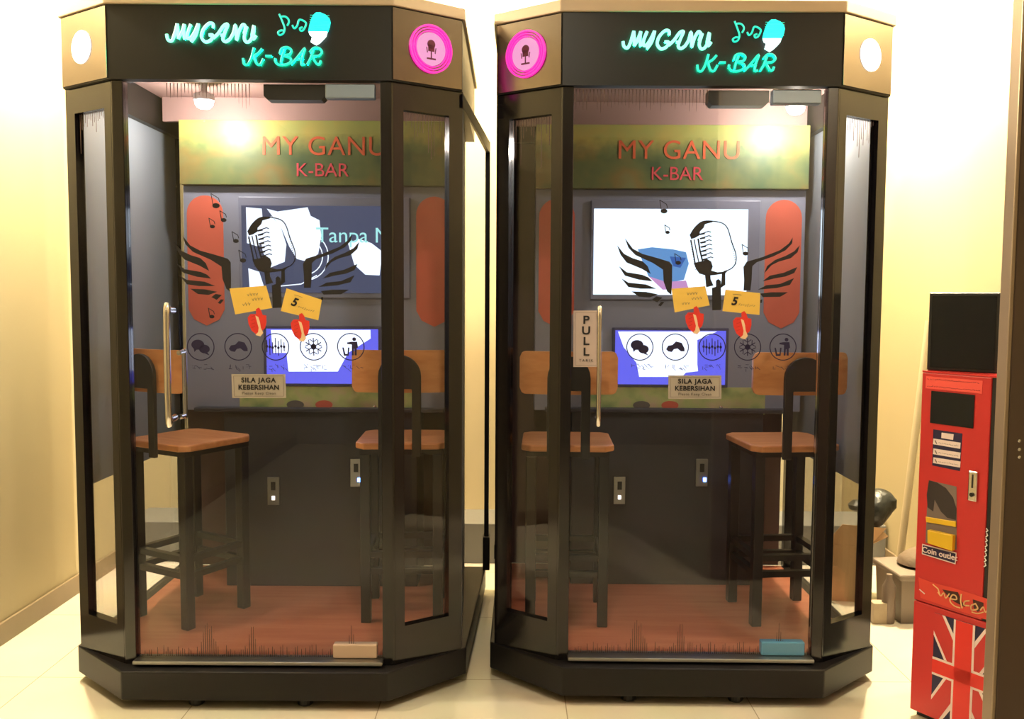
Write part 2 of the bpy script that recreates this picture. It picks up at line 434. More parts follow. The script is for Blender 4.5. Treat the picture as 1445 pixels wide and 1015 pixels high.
    for pts in NOTES: b.tube(spline([nz(1, p, .038) for p in pts], 5), .0030, 8)
    b.build('music_note_sign', TEAL, hd, smooth=True)
    b = MB(); f_ = lambda P: [(nz(1, p, 0)[0], nz(1, p, 0)[2]) for p in P]
    b.plate(f_([(975, 345), (990, 270), (1010, 200), (1040, 130), (1080, 92), (1140, 90), (1210, 120), (1260, 170), (1275, 220), (1262, 290), (1240, 350)]), .036, .008)
    hs = b.build('microphone_sign', CYAN, hd)
    b = MB()
    for zz in range(130, 340, 30): b.stroke(f_([(1005 - (zz - 130) * .1, zz), (1262, zz + 6)]), .0012, .0345, .001)
    b.build('microphone_grille', TEAL, hd)
    b = MB(); b.plate(f_([(980, 352), (1232, 352), (1215, 410), (1180, 450), (1130, 500), (1080, 530), (1010, 490), (1030, 415), (1000, 400)]), .036, .008)
    b.build('microphone_base_sign', emit('neon_white', (.7, 1, .95), 3.5), hd)
    # ---- front corner posts and chamfer frames
    for s in (-1, 1):
        b = MB(); b.prism([(s * .398, .062), (s * .432, .062), (s * .445, .072), (s * .430, .10), (s * .398, .10)], .1232, HB)
        b.build('corner_post', GB, T, bevel=.002)
        A = Vector((s * .438, .066, 0)); Bp = Vector((s * .645, .204, 0)); d = (Bp - A); n = Vector((-d.y * s, d.x * s, 0)).normalized() * .03
        if n.y < 0: n = -n
        def seg(t0, t1, z0, z1, mb, th=1.0, o=0.0):
            p, q = A + d * t0 + n * o, A + d * t1 + n * o; mb.prism([(p.x, p.y), (q.x, q.y), ((q + n * th).x, (q + n * th).y), ((p + n * th).x, (p + n * th).y)], z0, z1)
        b = MB(); seg(0.0, .14, .1232, HB, b); seg(.80, 1.0, .1232, HB, b); seg(.14, .80, 1.895, HB, b); seg(.14, .80, .1232, .245, b)
        fr_ = b.build('chamfer_frame', GB, T)
        b = MB(); seg(.14, .80, .245, 1.895, b, .2, .45); b.build('window_pane', SGLASS, fr_)
        b = MB()
        for i in range(16):
            t = .16 + i * .04; hh = random.choice((.02, .05, .12, .07)) * random.uniform(.6, 1.4)
            seg(t, t + .008, 1.895 - hh, 1.893, b, .02, .43)
        b.build('streak_sticker', mat('streak_brown', (.10, .06, .05), rough=.6), fr_)
    # ---- side walls, grey lining above, clear glass below
    for s in (-1, 1):
        xb = .645 if s < 0 or not side_open else .606
        if K == 'R' and s < 0: xb = .63
        b = MB(); p = [(s * .645, .235), (s * xb, BK - .03), (s * (xb - .018), BK - .03), (s * .627, .235)]
        inner_side = (K == 'L') == (s > 0)
        b.prism(p, .1232 if inner_side else .665, HB); sw = b.build('side_wall', mat('side_wall_dark', (.10, .10, .115), rough=.6) if inner_side else LINING, T)
        if inner_side:
            MB().prism([(s * (xb + .001), BK - .029), (s * (xb + .001), BK + .005), (s * (xb - .035), BK + .005), (s * (xb - .035), BK - .029)], .1232, HB).build('rear_post', GB, T)
            continue
        b = MB()
        b.prism([(s * .645, .235), (s * xb, BK - .03), (s * (xb - .008), BK - .03), (s * .637, .235)], .1232, .663)
        b.build('lower_side_pane', SGLASS, T)
        MB().prism([(s * (xb + .001), BK - .029), (s * (xb + .001), BK + .005), (s * (xb - .035), BK + .005), (s * (xb - .035), BK - .029)], .1232, HB).build('rear_post', GB, T)
    MB().box(-.60, .59, BK - .02, BK, .1305, HB).build('rear_wall', mat('rear_wall_panel', (.10, .055, .055), rough=.6), T)
    if side_open:
        b = MB(); b.prism([(.647, .19), (.712, 1.10), (.695, 1.10), (.647, .24)], 1.925, 1.972)
        b.box(.693, .713, 1.09, 1.115, .1232, 1.972); b.box(.688, .718, 1.07, 1.13, .1232, .27)
        b.build('side_rail', SB, T, bevel=.002)
    else:
        MB().box(-.668, -.646, .9, .96, .21, .27).build('side_latch', SB, T)
    # ---- door
    door = MB().box(-.396, .396, GY0, GY1, .1425, 1.972).build('door', GLASS, T)
    P = lambda px, py: pl('R', px, py, GY0 - .001)
    def dec(name, polys, m_, lay=0, strokes=(), label=None):
        b = MB()
        for q in polys: b.plate(q, GY0 - .0006 - .0008 * lay, .0005)
        for pts, wd in strokes: b.stroke(pts, wd, GY0 - .0006 - .0008 * lay, .0005)
        return b.build(name, m_, door, label=label)
    z3 = lambda P_: [P(840 + u / 4.06, 250 + v / 4.06) for u, v in P_]
    wings = [[(170, 350), (215, 410), (270, 440), (350, 462), (425, 485), (441, 505), (440, 600), (436, 675), (412, 655), (392, 600), (388, 530), (330, 492), (230, 447), (190, 405)],
             [(125, 390), (165, 440), (215, 465), (270, 482), (300, 510), (318, 555), (265, 525), (180, 490), (145, 445)],
             [(135, 510), (180, 545), (270, 560), (305, 575), (328, 598), (250, 588), (170, 565)],
             [(150, 580), (190, 605), (290, 615), (350, 640), (260, 640), (190, 630)], [(208, 655), (290, 658), (360, 672), (310, 690), (250, 685)],
             [(325, 702), (350, 684), (385, 690), (355, 718)], [(360, 735), (378, 715), (396, 716), (375, 741)],
             [(1132, 345), (1128, 380), (1090, 420), (1020, 455), (925, 488), (900, 510), (896, 590), (889, 650), (850, 650), (853, 590), (849, 515), (868, 485), (960, 458), (1060, 418), (1110, 380)],
             [(1172, 390), (1160, 430), (1120, 465), (1050, 485), (1010, 505), (968, 552), (985, 510), (1030, 475), (1090, 452), (1140, 425)],
             [(1158, 515), (1140, 550), (1090, 570), (1030, 580), (958, 598), (1000, 565), (1080, 548)], [(1140, 578), (1115, 618), (1040, 636), (932, 645), (980, 620), (1060, 612)],
             [(1105, 660), (1060, 686), (960, 688), (945, 668), (1010, 660)], [(945, 705), (957, 700), (955, 720), (946, 722)]]
    dec('wing_sticker', [z3(q) for q in wings[:7]], INK)
    dec('wing_sticker', [z3(q) for q in wings[7:]], INK)
    z4 = lambda P_: [P(970 + u / 5.64, 270 + v / 5.64) for u, v in P_]
    outl = [(22, 350), (60, 290), (120, 242), (200, 238), (280, 255), (322, 300), (352, 400), (386, 500), (384, 570), (350, 615), (290, 640)]
    blackp = [[(20, 350), (60, 290), (120, 240), (200, 236), (200, 246), (140, 262), (130, 290), (100, 320), (98, 350), (60, 372), (30, 380)],
              [(50, 570), (100, 560), (125, 555), (160, 540), (190, 560), (202, 600), (190, 632), (240, 645), (290, 640), (330, 625), (300, 655), (210, 668), (150, 672), (95, 655), (70, 620)],
              [(140, 660), (183, 662), (185, 700), (208, 750), (150, 765)], [(275, 655), (302, 648), (302, 745), (262, 772), (272, 710)],
              [(196, 770), (228, 760), (228, 712), (246, 698), (266, 715), (270, 945), (198, 948)]]
    st = [(z4(spline_xz(outl)), .0032), (z4([(28, 390), (45, 480), (62, 575)]), .0044), (z4([(54, 385), (70, 470), (90, 560)]), .0034), (z4([(86, 380), (100, 470), (122, 560)]), .0050)]
    for k in range(7):
        zz = 325 + k * 34; x0 = 98 + k * 3
        st.append((z4([(x0, zz + 16), (x0 + 30, zz + 8), (x0 + 70, zz - 6), (x0 + 88, zz)]), .0030)); st.append((z4([(x0 + 4, zz + 18), (x0 + 38, zz + 12)]), .0046))
    for k in range(12):
        st.append((z4([(30 + k * 3.6, 400 + k * 20), (22 + k * 3.6, 404 + k * 20)]), .0014))
        st.append((z4([(345 + k * 3.2, 395 + k * 17), (354 + k * 3.2, 391 + k * 17)]), .0014))
    dec('microphone_sticker', [z4(q) for q in blackp], INK, 0, st)
    # music notes
    nl = [(937, 298, 1.2), (942, 328, .8), (957, 371, 1.0), (1052, 358, 1.0)] if K == 'R' else [(931, 296, 1.3), (941, 316, 1.0), (957, 345, 1.0), (966, 372, 1.1), (925, 325, .9), (920, 450, .9)]
    q, s_ = [], []
    for nx, ny, k in nl:
        q = []; s_ = []
        q.append([P(nx + 4 * k * math.cos(t) , ny + 2.8 * k * math.sin(t)) for t in [i * math.pi / 6 for i in range(12)]])
        s_.append(([P(nx - 3 * k, ny), P(nx - 5 * k, ny - 13 * k), P(nx + 3 * k, ny - 8 * k), P(nx + 4 * k, ny - 4 * k)], .0022))
        dec('music_note_sticker', q, INK, 1, s_)
    # tickets held by little red hands
    TK = ([(947.6, 407.6), (995, 404), (1001.3, 431), (952, 441)], [(1023.5, 408.9), (1072.7, 413.8), (1071.5, 444.6), (1019.3, 439.2)]) if K == 'R' else \
         ([(946, 411), (997, 407), (1004.4, 438), (952.7, 447)], [(1025.3, 410.7), (1074, 426.7), (1068, 455), (1016.2, 442.2)])
    HD = ((979.7, 452), (1047, 459)) if K == 'R' else ((983, 457.5), (1042.6, 465))
    hands = []
    for i in range(2):
        o = dec('ticket_sticker', [[P(*p) for p in TK[i]]], YEL, 2)
        cx_ = sum(p[0] for p in TK[i]) / 4; cy_ = sum(p[1] for p in TK[i]) / 4
        ang = math.atan2(TK[i][1][1] - TK[i][0][1], TK[i][1][0] - TK[i][0][0]); ca, sa = math.cos(ang), math.sin(ang)
        R_ = lambda u, v: P(cx_ + u * ca - v * sa, cy_ + u * sa + v * ca)
        ss = []
        if i == 0:
            for (u0, v0, n_) in ((-4, -7, 4), (2, 0, 4), (-12, 6, 3)):
                for j in range(n_): ss.append(([R_(u0 + j * 4, v0 + random.uniform(-2, 0)), R_(u0 + j * 4 + 1.2, v0 + 2.5), R_(u0 + j * 4 + 2.6, v0 - .6)], .0009))
        else:
            dec('ticket_heading', [], GREYINK, 3, [([R_(-14, -10), R_(-8, -10.5), R_(-2, -10)], .0010)])
            for j in range(8): ss.append(([R_(-4 + j * 3, 5 + random.uniform(-1, 1)), R_(-2.5 + j * 3, 3 + random.uniform(-1.5, .5))], .0010))
        dec('ticket_writing', [], GREYINK, 3, ss)
        if i == 1:
            lo = R_(-11, 0); put_text('lettering', '5', .036, (lo[0], GY0 - .0035, lo[1]), INK, door, tilt=-ang, bold=.0012, shear=.2)
        hx, hy = HD[i]
        hp = [(-13, -6), (-12, 3), (-8, 12), (-2, 17), (5, 14), (11, 8), (13, 0), (13, -9), (8, -10), (6, -16), (3, -20), (-1, -18), (-1, -11), (-5, -11), (-9, -11)]
        dec('hand_sticker', [[P(hx + u, hy + v) for u, v in hp]], REDH, 4)
        dec('thumb_sticker', [[P(hx + u, hy + v) for u, v in [(-2, -9), (2, -7), (4, 0), (5, 8), (8, 15), (4, 20), (-3, 18), (1, 14), (2, 8), (0, 0)]]], CREAM, 5)
        dec('finger_lines', [], mat('dark_red', (.30, .01, .01), rough=.5), 5, [([P(hx - 8, hy - 7 + 5 * j), P(hx - 3, hy - 9 + 5 * j)], .0008) for j in range(4)])
    # pictogram row
    icx = [903, 953, 1005, 1055, 1105] if K == 'R' else [903, 955, 1007, 1060, 1112]
    for i, cxp in enumerate(icx):
        cyp = 490 if K == 'R' else 492
        ring = [P(cxp + 18.5 * math.cos(t), cyp + 18.5 * math.sin(t)) for t in [j * 2 * math.pi / 40 for j in range(41)]]
        qs, ss = [], [(ring, .0030)]
        el = lambda u, v, a_, b_: [P(cxp + u + a_ * math.cos(t), cyp + v + b_ * math.sin(t)) for t in [j * math.pi / 9 for j in range(18)]]
        sh = lambda pp: [P(cxp + u, cyp + v) for u, v in pp]
        if i == 0: qs += [el(-4, -3, 9, 7), el(5, 3, 7.5, 6), sh([(-10, 2), (-9, 7), (-5, 3)]), sh([(9, 8), (12, 12), (5, 9)])]
        if i == 1: qs += [sh([(-13, 3), (-10, -2), (-4, -3), (1, -8), (9, -6), (13, 2), (13, 6), (8, 6), (3, 2), (-2, 3), (-5, 7), (-10, 6)])]
        if i == 2:
            for j, (a_, b_) in enumerate(((-9, 7), (-11, 11), (-6, 9), (-12, 10), (-8, 12), (-10, 8), (-6, 6))):
                ss.append((sh([(-12 + j * 4, a_), (-12 + j * 4, b_)]), .0026)); qs.append(el(-12 + j * 4, (a_ + b_) / 3, 1.7, 2))
        if i == 3:
            for j in range(6):
                t = j * math.pi / 3 + math.pi / 6; c_, s_ = math.cos(t), math.sin(t)
                ss.append((sh([(0, 0), (12 * c_, 12 * s_)]), .0030))
                for e in (-.45, .45): ss.append((sh([(7 * c_, 7 * s_), (11.5 * math.cos(t + e), 11.5 * math.sin(t + e))]), .0024))
            qs.append(el(0, 0, 4, 4))
        if i == 4:
            qs += [el(5, -10.5, 2.6, 2.6), sh([(1, -7), (9, -7), (10, 1), (8, 2), (8, 12), (5, 12), (5, 3), (4, 3), (3.5, 12), (1, 12), (1.5, -3), (-5, -4), (-5, -6)]),
                   sh([(-12, 1), (-10, 1), (-8, 10), (-5, 10), (-4, 1), (-2, 1), (-3.5, 12.5), (-10, 12.5)])]
        # row of tiny characters under the picture
        for c_ in range(4):
            for t in range(4):
                u, v = -14 + c_ * 8 + random.uniform(0, 5), 24 + random.uniform(0, 7)
                ss.append((sh([(u, v), (u + random.choice((0, 4)), v + random.choice((0, 1, 4)) )]), .0013))
        dec('pictogram_sticker', qs, mat('pictogram_ink', (.015, .012, .06), rough=.5), 0, ss)
    # notice plate
    sx = 0 if K == 'R' else 1.5
    pn = dec('notice_plate', [[P(943 + sx, 530), P(1018 + sx, 530), P(1018 + sx, 563), P(943 + sx, 563)]], PLATE, 1)
    b_ = [P(946 + sx, 532.5), P(1015 + sx, 532.5), P(1015 + sx, 560.5), P(946 + sx, 560.5), P(946 + sx, 532.5)]
    dec('plate_border', [], GREYINK, 2, [(b_, .0008)])
    c1, c2, c3 = P(980.5 + sx, 538.5), P(980.5 + sx, 548.5), P(980.5 + sx, 556.5)
    put_text('lettering', 'SILA JAGA', .0215, (c1[0], GY0 - .0032, c1[1]), INK, door, bold=.0006, spacing=1.15)
    put_text('lettering', 'KEBERSIHAN', .0215, (c2[0], GY0 - .0032, c2[1]), INK, door, bold=.0006, spacing=1.08)
    put_text('lettering', 'Please Keep Clean', .013, (c3[0], GY0 - .0032, c3[1]), GREYINK, door, spacing=1.1)
    if K == 'R':
        dec('pull_plate', [[P(809, 438.5), P(845, 438.5), P(845, 518), P(809, 518)]], PINKPLATE, 1)
        dec('plate_border', [], GREYINK, 2, [([P(812, 441), P(842, 441), P(842, 515.5), P(812, 515.5), P(812, 441)], .0008)])
        for ch_, yy in zip('PULL', (452, 467, 482, 497)):
            c = P(827, yy); put_text('lettering', ch_, .036, (c[0], GY0 - .0032, c[1]), INK, door, bold=.0009, font_scale_x=1.15)
        c = P(827, 509); put_text('lettering', 'TARIK', .012, (c[0], GY0 - .0032, c[1]), INK, door, spacing=1.5)
    # streak fringe stickers, top and bottom edge of the glass
    b = MB(); random.seed(3)
    for px in [808 + 2.9 * i for i in range(121)]:
        hpx = random.uniform(14, 30)
        for pk in (895, 903, 960, 1098):
            if abs(px - pk) < 7: hpx += 32 * (1 - abs(px - pk) / 8)
        a_ = P(px, 936); c_ = P(px, 936 - hpx)
        b.plate([(a_[0] - .0016, .1435), (a_[0] + .0016, .1435), (a_[0] + .0006, c_[1]), (a_[0] - .0006, c_[1])], GY0 - .0006, .0005)
    b.build('streak_sticker', mat('streak_brown', (.10, .06, .05), rough=.6), door)
    b = MB()
    rng = (range(808, 1000, 5) if K == 'R' else range(868, 985, 5))
    for px in rng:
        a_ = P(px, 134); hpx = random.uniform(8, 26) if K == 'R' else random.uniform(6, 16) + (14 if px > 965 else 0); c_ = P(px, 134 + hpx)
        b.plate([(a_[0] - .0014, 1.970), (a_[0] + .0014, 1.970), (a_[0] + .0004, c_[1]), (a_[0] - .0004, c_[1])], GY0 - .0006, .0005)
    b.build('streak_sticker', mat('streak_brown', (.10, .06, .05), rough=.6), door)
    MB().box(.3968, .3978, GY0, GY1, .20, 1.92).build('glass_edge_highlight', STEEL, door)  # thin bright strip standing in for the highlight on the polished glass edge
    # door fittings
    def patch(px0, px1, z0, z1, m_, nm, y0=GY0 - .012, y1=GY1 + .012):
        py = 928 if z0 < 1 else 140; a_ = P(px0, py)[0] ; c_ = P(px1, py)[0]
        return MB().box(a_, c_, y0, y1, z0, z1).build(nm, m_, door, bevel=.004)
    patch(1073, 1134, .1428, .188, mat('blue_film', (.12, .36, .62), rough=.3) if K == 'R' else mat('pale_patch', (.62, .46, .36), rough=.35), 'bottom_patch_fitting')
    patch(1089, 1158, 1.925, 1.970, mat('fitting_blue_grey', (.22, .28, .36), rough=.3, metal=.5), 'top_patch_fitting')
    b = MB(); a_, c_ = P(1001, 140)[0], P(1087, 140)[0]
    b.plate([(a_ + .012, 1.924), (c_ - .012, 1.924), (c_, 1.936), (c_, 1.971), (a_, 1.971), (a_, 1.936)], GY1 + .001, .05); b.build('door_closer', BLACKPL, door)
    # handle: outer and inner pull bar through the glass
    hx = -.312 if K == 'R' else -.262
    def bar(z0, z1, y0, d_, dx, r=.0105):
        pts = [(hx + dx, y0, z0), (hx + dx, y0 + d_ * .75, z0), (hx + dx, y0 + d_, z0 + .012 * (1 if z1 > z0 else -1)), (hx + dx, y0 + d_, z1 - .012), (hx + dx, y0 + d_ * .75, z1), (hx + dx, y0, z1)]
        return pts
    r_ = .0075 if K == 'R' else .0105
    b = MB(); b.tube(spline([Vector(p) for p in bar(.925, 1.265, GY0, -.055, 0)], 5), r_, 12)
    b.build('handle', STEEL, door, smooth=True)
    if K == 'L':
        b = MB(); b.tube(spline([Vector(p) for p in bar(.925, 1.13, GY1, .045, .012)], 5), .008, 12); b.build('inner_handle', STEEL, door, smooth=True)
    MB().box(-.585, .585, .86, .88, 2.004, 2.099).build('valance', SALMON, T)
    # ---- interior ceiling spotlight
    lx = -.33 if K == 'L' else .46
    ly = .60
    MB().lathe([(.012, 2.099), (.012, 2.062), (.036, 2.052), (.038, 2.030), (.034, 2.028), (.030, 2.050), (.001, 2.055)], (lx, ly, 0), 20).build('lamp_housing', mat('white_enamel', (.8, .8, .78), rough=.4), T, smooth=True)
    MB().lathe([(.001, 2.040), (.030, 2.040), (.033, 2.026), (.030, 2.012), (.018, 2.002), (.001, 1.999)], (lx, ly, 0), 20).build('lamp_bulb', emit('booth_lamp', (1, .93, .85), 60), T, smooth=True)
    wp = booth_matrix(K) @ Vector((lx, ly, 1.975))
    point('booth_lamp', wp, 11, (1, .88, .76), .02)
    return T

def spline_xz(pts):
    return [(p[0], p[1]) for p in spline([(a_, b_, 0) for a_, b_ in pts], 5)]

build_booth('L', 'black octagonal karaoke booth with teal lit header and steel bar handle, nearer the left wall')
build_booth('R', 'black octagonal karaoke booth with PULL plate and blue bottom fitting, nearer the red machine')

# ------------------------------------------------------------------ karaoke consoles inside the booths
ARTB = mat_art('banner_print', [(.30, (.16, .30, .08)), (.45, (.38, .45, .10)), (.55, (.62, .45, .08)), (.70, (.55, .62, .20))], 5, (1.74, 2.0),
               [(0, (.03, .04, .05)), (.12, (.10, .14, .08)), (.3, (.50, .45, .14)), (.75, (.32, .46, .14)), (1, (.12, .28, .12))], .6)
ARTS = mat_art('grass_strip_print', [(.35, (.25, .36, .14)), (.5, (.50, .56, .22)), (.65, (.62, .46, .30))], 9)
CORAL = mat('coral_print', (.72, .15, .09), rough=.5, var=.25, vscale=5)
def build_console(K, label):
    x, y, a = BTH[K]; Mx = booth_matrix(K)
    T = empty('karaoke_machine', Mx @ Vector((.04, .96, .130)), a, label, 'karaoke machine', 'karaoke machines inside the booths')
    off = Vector((.04, .96, .130))
    Y0 = .845 - .96                   # front face of the upper panel, local
    Q = lambda px, py, yl=Y0: (pl('R', px, py, yl + .96)[0] - .04, pl('R', px, py, yl + .96)[1] - .130)
    hw = .545
    MB().box(-hw, hw, Y0, .13, .72, 1.62).build('upper_panel', KGREY, T, bevel=.004)
    MB().box(-.39, .39, Y0 - .02, .13, 0, .718).build('cabinet', KIOSK, T, bevel=.004)
    MB().box(-.50, .50, Y0 - .05, .10, .719, .735).build('counter', KIOSK, T, bevel=.003)
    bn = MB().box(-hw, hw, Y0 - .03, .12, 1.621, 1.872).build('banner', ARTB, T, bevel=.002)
    def tx(s, px, py, size, m_, par, dy=0, **k):
        c = Q(px, py, Y0 + dy); return put_text('lettering', s, size, (c[0], Y0 + dy - .001, c[1]), m_, par, **k)
    ORG = mat('banner_orange', (.80, .16, .06), rough=.5)
    tx('MY GANU', 958, 213, .105, ORG, bn, -.031, spacing=1.05)
    tx('K-BAR', 955, 246, .075, mat('banner_pink_red', (.80, .10, .12), rough=.5), bn, -.031)
    # coral shapes flanking the screen
    for s in (-1, 1):
        x0, x1 = s * .385, s * .53
        zt = Q(1100, 282)[1]; zb = Q(1100, 455)[1]; r = abs(x1 - x0) / 2; cx_ = (x0 + x1) / 2
        top = [(cx_ + r * math.cos(t), zt - r + r * math.sin(t)) for t in [i * math.pi / 14 for i in range(15)]]
        b = MB(); b.plate(top + [(cx_ - r, zb + .04), (cx_ - r * .7, zb), (cx_, zb - .025), (cx_ + r * .7, zb), (cx_ + r, zb + .04)], Y0 - .002, .0015); b.build('coral_print_shape', CORAL, T)
    # big screen
    a0, a1 = Q(838, 295), Q(1052, 417)
    MB().box(a0[0] - .012, a1[0] + .05, Y0 - .012, Y0 - .001, a1[1] - .02, a0[1] + .035).build('screen_frame', mat('screen_bezel', (.25, .27, .36), rough=.4), T, bevel=.003)
    sy = Y0 - .0135
    def sp(poly, m_, nm, par, lay=0): 
        b = MB(); b.plate([Q(u, v, sy) for u, v in poly], sy - .0005 * lay, .0004); return b.build(nm, m_, par)
    if K == 'R':
        sc = MB().box(a0[0], a1[0], sy, sy + .001, a1[1], a0[1]).build('screen', emit('screen_white', (.80, .92, 1), 1.9), T)
        sp([(900, 352), (920, 349), (950, 352), (968, 356), (972, 372), (965, 395), (940, 400), (915, 390)], emit('screen_blue', (.16, .42, .85), .9), 'screen_picture', sc, 1)
        sp([(915, 390), (940, 398), (968, 396), (972, 408), (935, 409)], emit('screen_pink', (.85, .40, .80), .9), 'screen_picture', sc, 2)
        sp([(945, 362), (968, 364), (960, 378), (950, 376)], emit('screen_deep_blue', (.05, .20, .70), .7), 'screen_picture', sc, 3)
    else:
        sc = MB().box(a0[0], a1[0], sy, sy + .001, a1[1], a0[1]).build('screen', emit('screen_slate', (.13, .16, .30), .55), T)
        D = 489; W_ = emit('screen_art_white', (.85, .92, 1), 1.7)
        for i, q in enumerate([[(356, 290), (378, 292), (380, 330), (372, 345), (356, 340)], [(385, 292), (400, 296), (442, 290), (446, 302), (458, 308), (460, 330), (455, 355), (440, 366), (425, 362), (415, 345), (405, 320)],
                               [(357, 375), (372, 380), (378, 400), (358, 402)], [(370, 306), (392, 303), (404, 318), (411, 342), (408, 366), (388, 374), (378, 352)], [(497, 340), (512, 334), (530, 340), (545, 352), (540, 385), (520, 384), (505, 370)]]):
            sp([(u + D, v + 7) for u, v in q], W_, 'screen_picture', sc, 1)
        b = MB()
        for r0_ in (26, 34):
            pts = [Q(435 + D + r0_ * math.cos(t), 358 + 7 + r0_ * math.sin(t), sy) for t in [(-.9 + i * .19) for i in range(13)]]
            b.stroke(pts, .004, sy - .0006, .0004)
        b.stroke([Q(400 + D, 407, sy), Q(430 + D, 404, sy), Q(452 + D, 392, sy)], .004, sy - .0006, .0004); b.build('screen_picture', W_, sc)
        c = Q(512 + D, 337, sy); put_text('lettering', 'Tanpa Me', .085, (c[0], sy - .002, c[1]), emit('screen_text_teal', (.45, .95, .90), 1.2), sc)
    # lower touch screen
    b0, b1 = Q(868, 466), Q(1022, 543)
    bs = emit('touch_blue', (.16, .16, 1), 1.1)
    MB().box(b0[0] - .012, b1[0] + .012, Y0 - .010, Y0 - .001, b1[1] - .012, b0[1] + .012).build('touch_screen_frame', mat('touch_bezel', (.10, .10, .16), rough=.4), T, bevel=.003)
    ts = MB().box(b0[0], b1[0], Y0 - .012, Y0 - .0105, b1[1], b0[1]).build('touch_screen', bs, T)
    b = MB(); poly = [(872, 468), (1012, 468), (984, 480), (984, 514), (985, 524), (968, 526), (962, 532), (902, 532), (898, 512), (880, 490)] if K == 'R' else [(993, 468), (1132, 468), (1132, 480), (1100, 500), (1085, 526), (1016, 526), (1014, 500), (995, 500)]
    poly = poly if K == 'R' else [(u - 118, v) for u, v in poly]
    b.plate([Q(u, v, Y0 - .013) for u, v in poly], Y0 - .0135, .0008); b.build('screen_picture', emit('touch_white', (.80, .85, 1), 1.9), ts)
    # grass strip and shapes below
    c0, c1 = Q(1050, 585)[1], Q(1050, 547)[1]
    gs = MB().box(-.33, .40, Y0 - .004, Y0 - .001, c0, c1).build('lower_print', ARTS, T)
    for px, m_ in ((905, GREYINK), (945, CORAL)):
        b = MB(); cc = Q(px, 572); b.plate([(cc[0] + .035 * math.cos(t), cc[1] + .018 * math.sin(t)) for t in [i * math.pi / 10 for i in range(20)]], Y0 - .0065, .002); b.build('printed_leaf', m_, gs)
    cc = Q(1016, 575); MB().lathe([(.001, 0), (.008, 0), (.008, .01), (.001, .012)], (cc[0], Y0 - .008, cc[1]), 14, Matrix.Rotation(math.pi / 2, 3, 'X').to_4x4()).build('knob', STEEL, T)
    # coin slots
    for px, py, lm in ((874, 692, LEDR), (990, 667, LEDB)):
        cc = Q(px, py, Y0 - .02)
        p = MB().box(cc[0] - .024, cc[0] + .024, Y0 - .028, Y0 - .0205, cc[1] - .057, cc[1] + .057).build('coin_slot', ALU, T, bevel=.002)
        MB().box(cc[0] - .009, cc[0] + .009, Y0 - .031, Y0 - .0285, cc[1] + .004, cc[1] + .038).build('slot_mouth', BLACKPL, p)
        MB().box(cc[0] - .006 + (.012 if lm is LEDB else 0), cc[0] + .006 + (.012 if lm is LEDB else 0), Y0 - .032, Y0 - .0285, cc[1] - .036, cc[1] - .020).build('indicator_light', lm, p)
    # headphone hook lamps left out of sight
    return T
build_console('L', 'grassy-bannered karaoke machine with dark song screen inside the left booth')
build_console('R', 'grassy-bannered karaoke machine with white song screen inside the right booth')

# ------------------------------------------------------------------ bar stools
def make_stool():
    T = empty('bar_stool', (0, 0, 0), 0)
    s = .165
    b = MB(); c = .03
    b.prism([(-s + c, -s), (s - c, -s), (s, -s + c), (s, s - c), (s - c, s), (-s + c, s), (-s, s - c), (-s, -s + c)], .638, .662)
    b.build('seat', PLY, T, bevel=.006)
    for sx in (-1, 1):
        for sy in (-1, 1):
            b = MB(); cx, cy = sx * .13, sy * .13
            b.box(cx - .018, cx + .018, cy - .018, cy + .018, 0, .618); b.build('leg', DMETAL, T, bevel=.003)
    MB().box(-.148, .148, -.148, .148, .6185, .6375).build('seat_frame', DMETAL, T)
    for nm, z in (('stretcher', .19), ('stretcher', .25)):
        b = MB(); b.box(-.112, .112, -.142, -.118, z - .011, z + .011); b.box(-.112, .112, .118, .142, z - .011, z + .011)
        b.box(-.142, -.118, -.112, .112, z - .011, z + .011); b.box(.118, .142, -.112, .112, z - .011, z + .011); b.build(nm, DMETAL, T)
    # curved plywood backrest, behind the sitter (towards -y)
    b = MB(); N = 48
    outl = []
    w_, z0, z1, r = .172, .845, .995, .022
    def prof(t): return -.150 - .03 * (1 - (t * 2 - 1) ** 2)
    v = []
    for i in range(N + 1):
        t = i / N; x = -w_ + 2 * w_ * t; e = max(0, abs(x) - (w_ - r)); dz = r - math.sqrt(max(0, r * r - e * e))
        yy = prof(t)
        v.append([b.bm.verts.new((x, yy, z0 + dz)), b.bm.verts.new((x, yy, z1 - dz)), b.bm.verts.new((x, yy - .014, z1 - dz)), b.bm.verts.new((x, yy - .014, z0 + dz))])
    for p, q in zip(v, v[1:]):
        for k in range(4): b.bm.faces.new((p[k], p[(k + 1) % 4], q[(k + 1) % 4], q[k]))
    b.bm.faces.new(v[0]); b.bm.faces.new(v[-1][::-1])
    b.build('backrest', PLY, T)
    # dark arched support on the back of the backrest
    h = .075
    top = [(h * math.cos(t), .905 + .075 * math.sin(t)) for t in [i * math.pi / 12 for i in range(13)]]
    b = MB(); b.plate(top + [(-h, .62), (-h + .032, .62), (-h + .032, .86), (h - .032, .86), (h - .032, .62), (h, .62)], -.213, .016)
    b.build('back_support', DMETAL, T, bevel=.003)
    return T
def place(proto, first, loc, rz, label):
    if first: o = proto; kids = []
    else:
        o = proto.copy(); COL.objects.link(o)
        for ch in proto.children:
            c = ch.copy(); COL.objects.link(c); c.parent = o
    o.location = loc; o.rotation_euler = (0, 0, rz)
    tag(o, label, 'stool', 'orange plywood bar stools inside the booths')
    return o
st = make_stool()
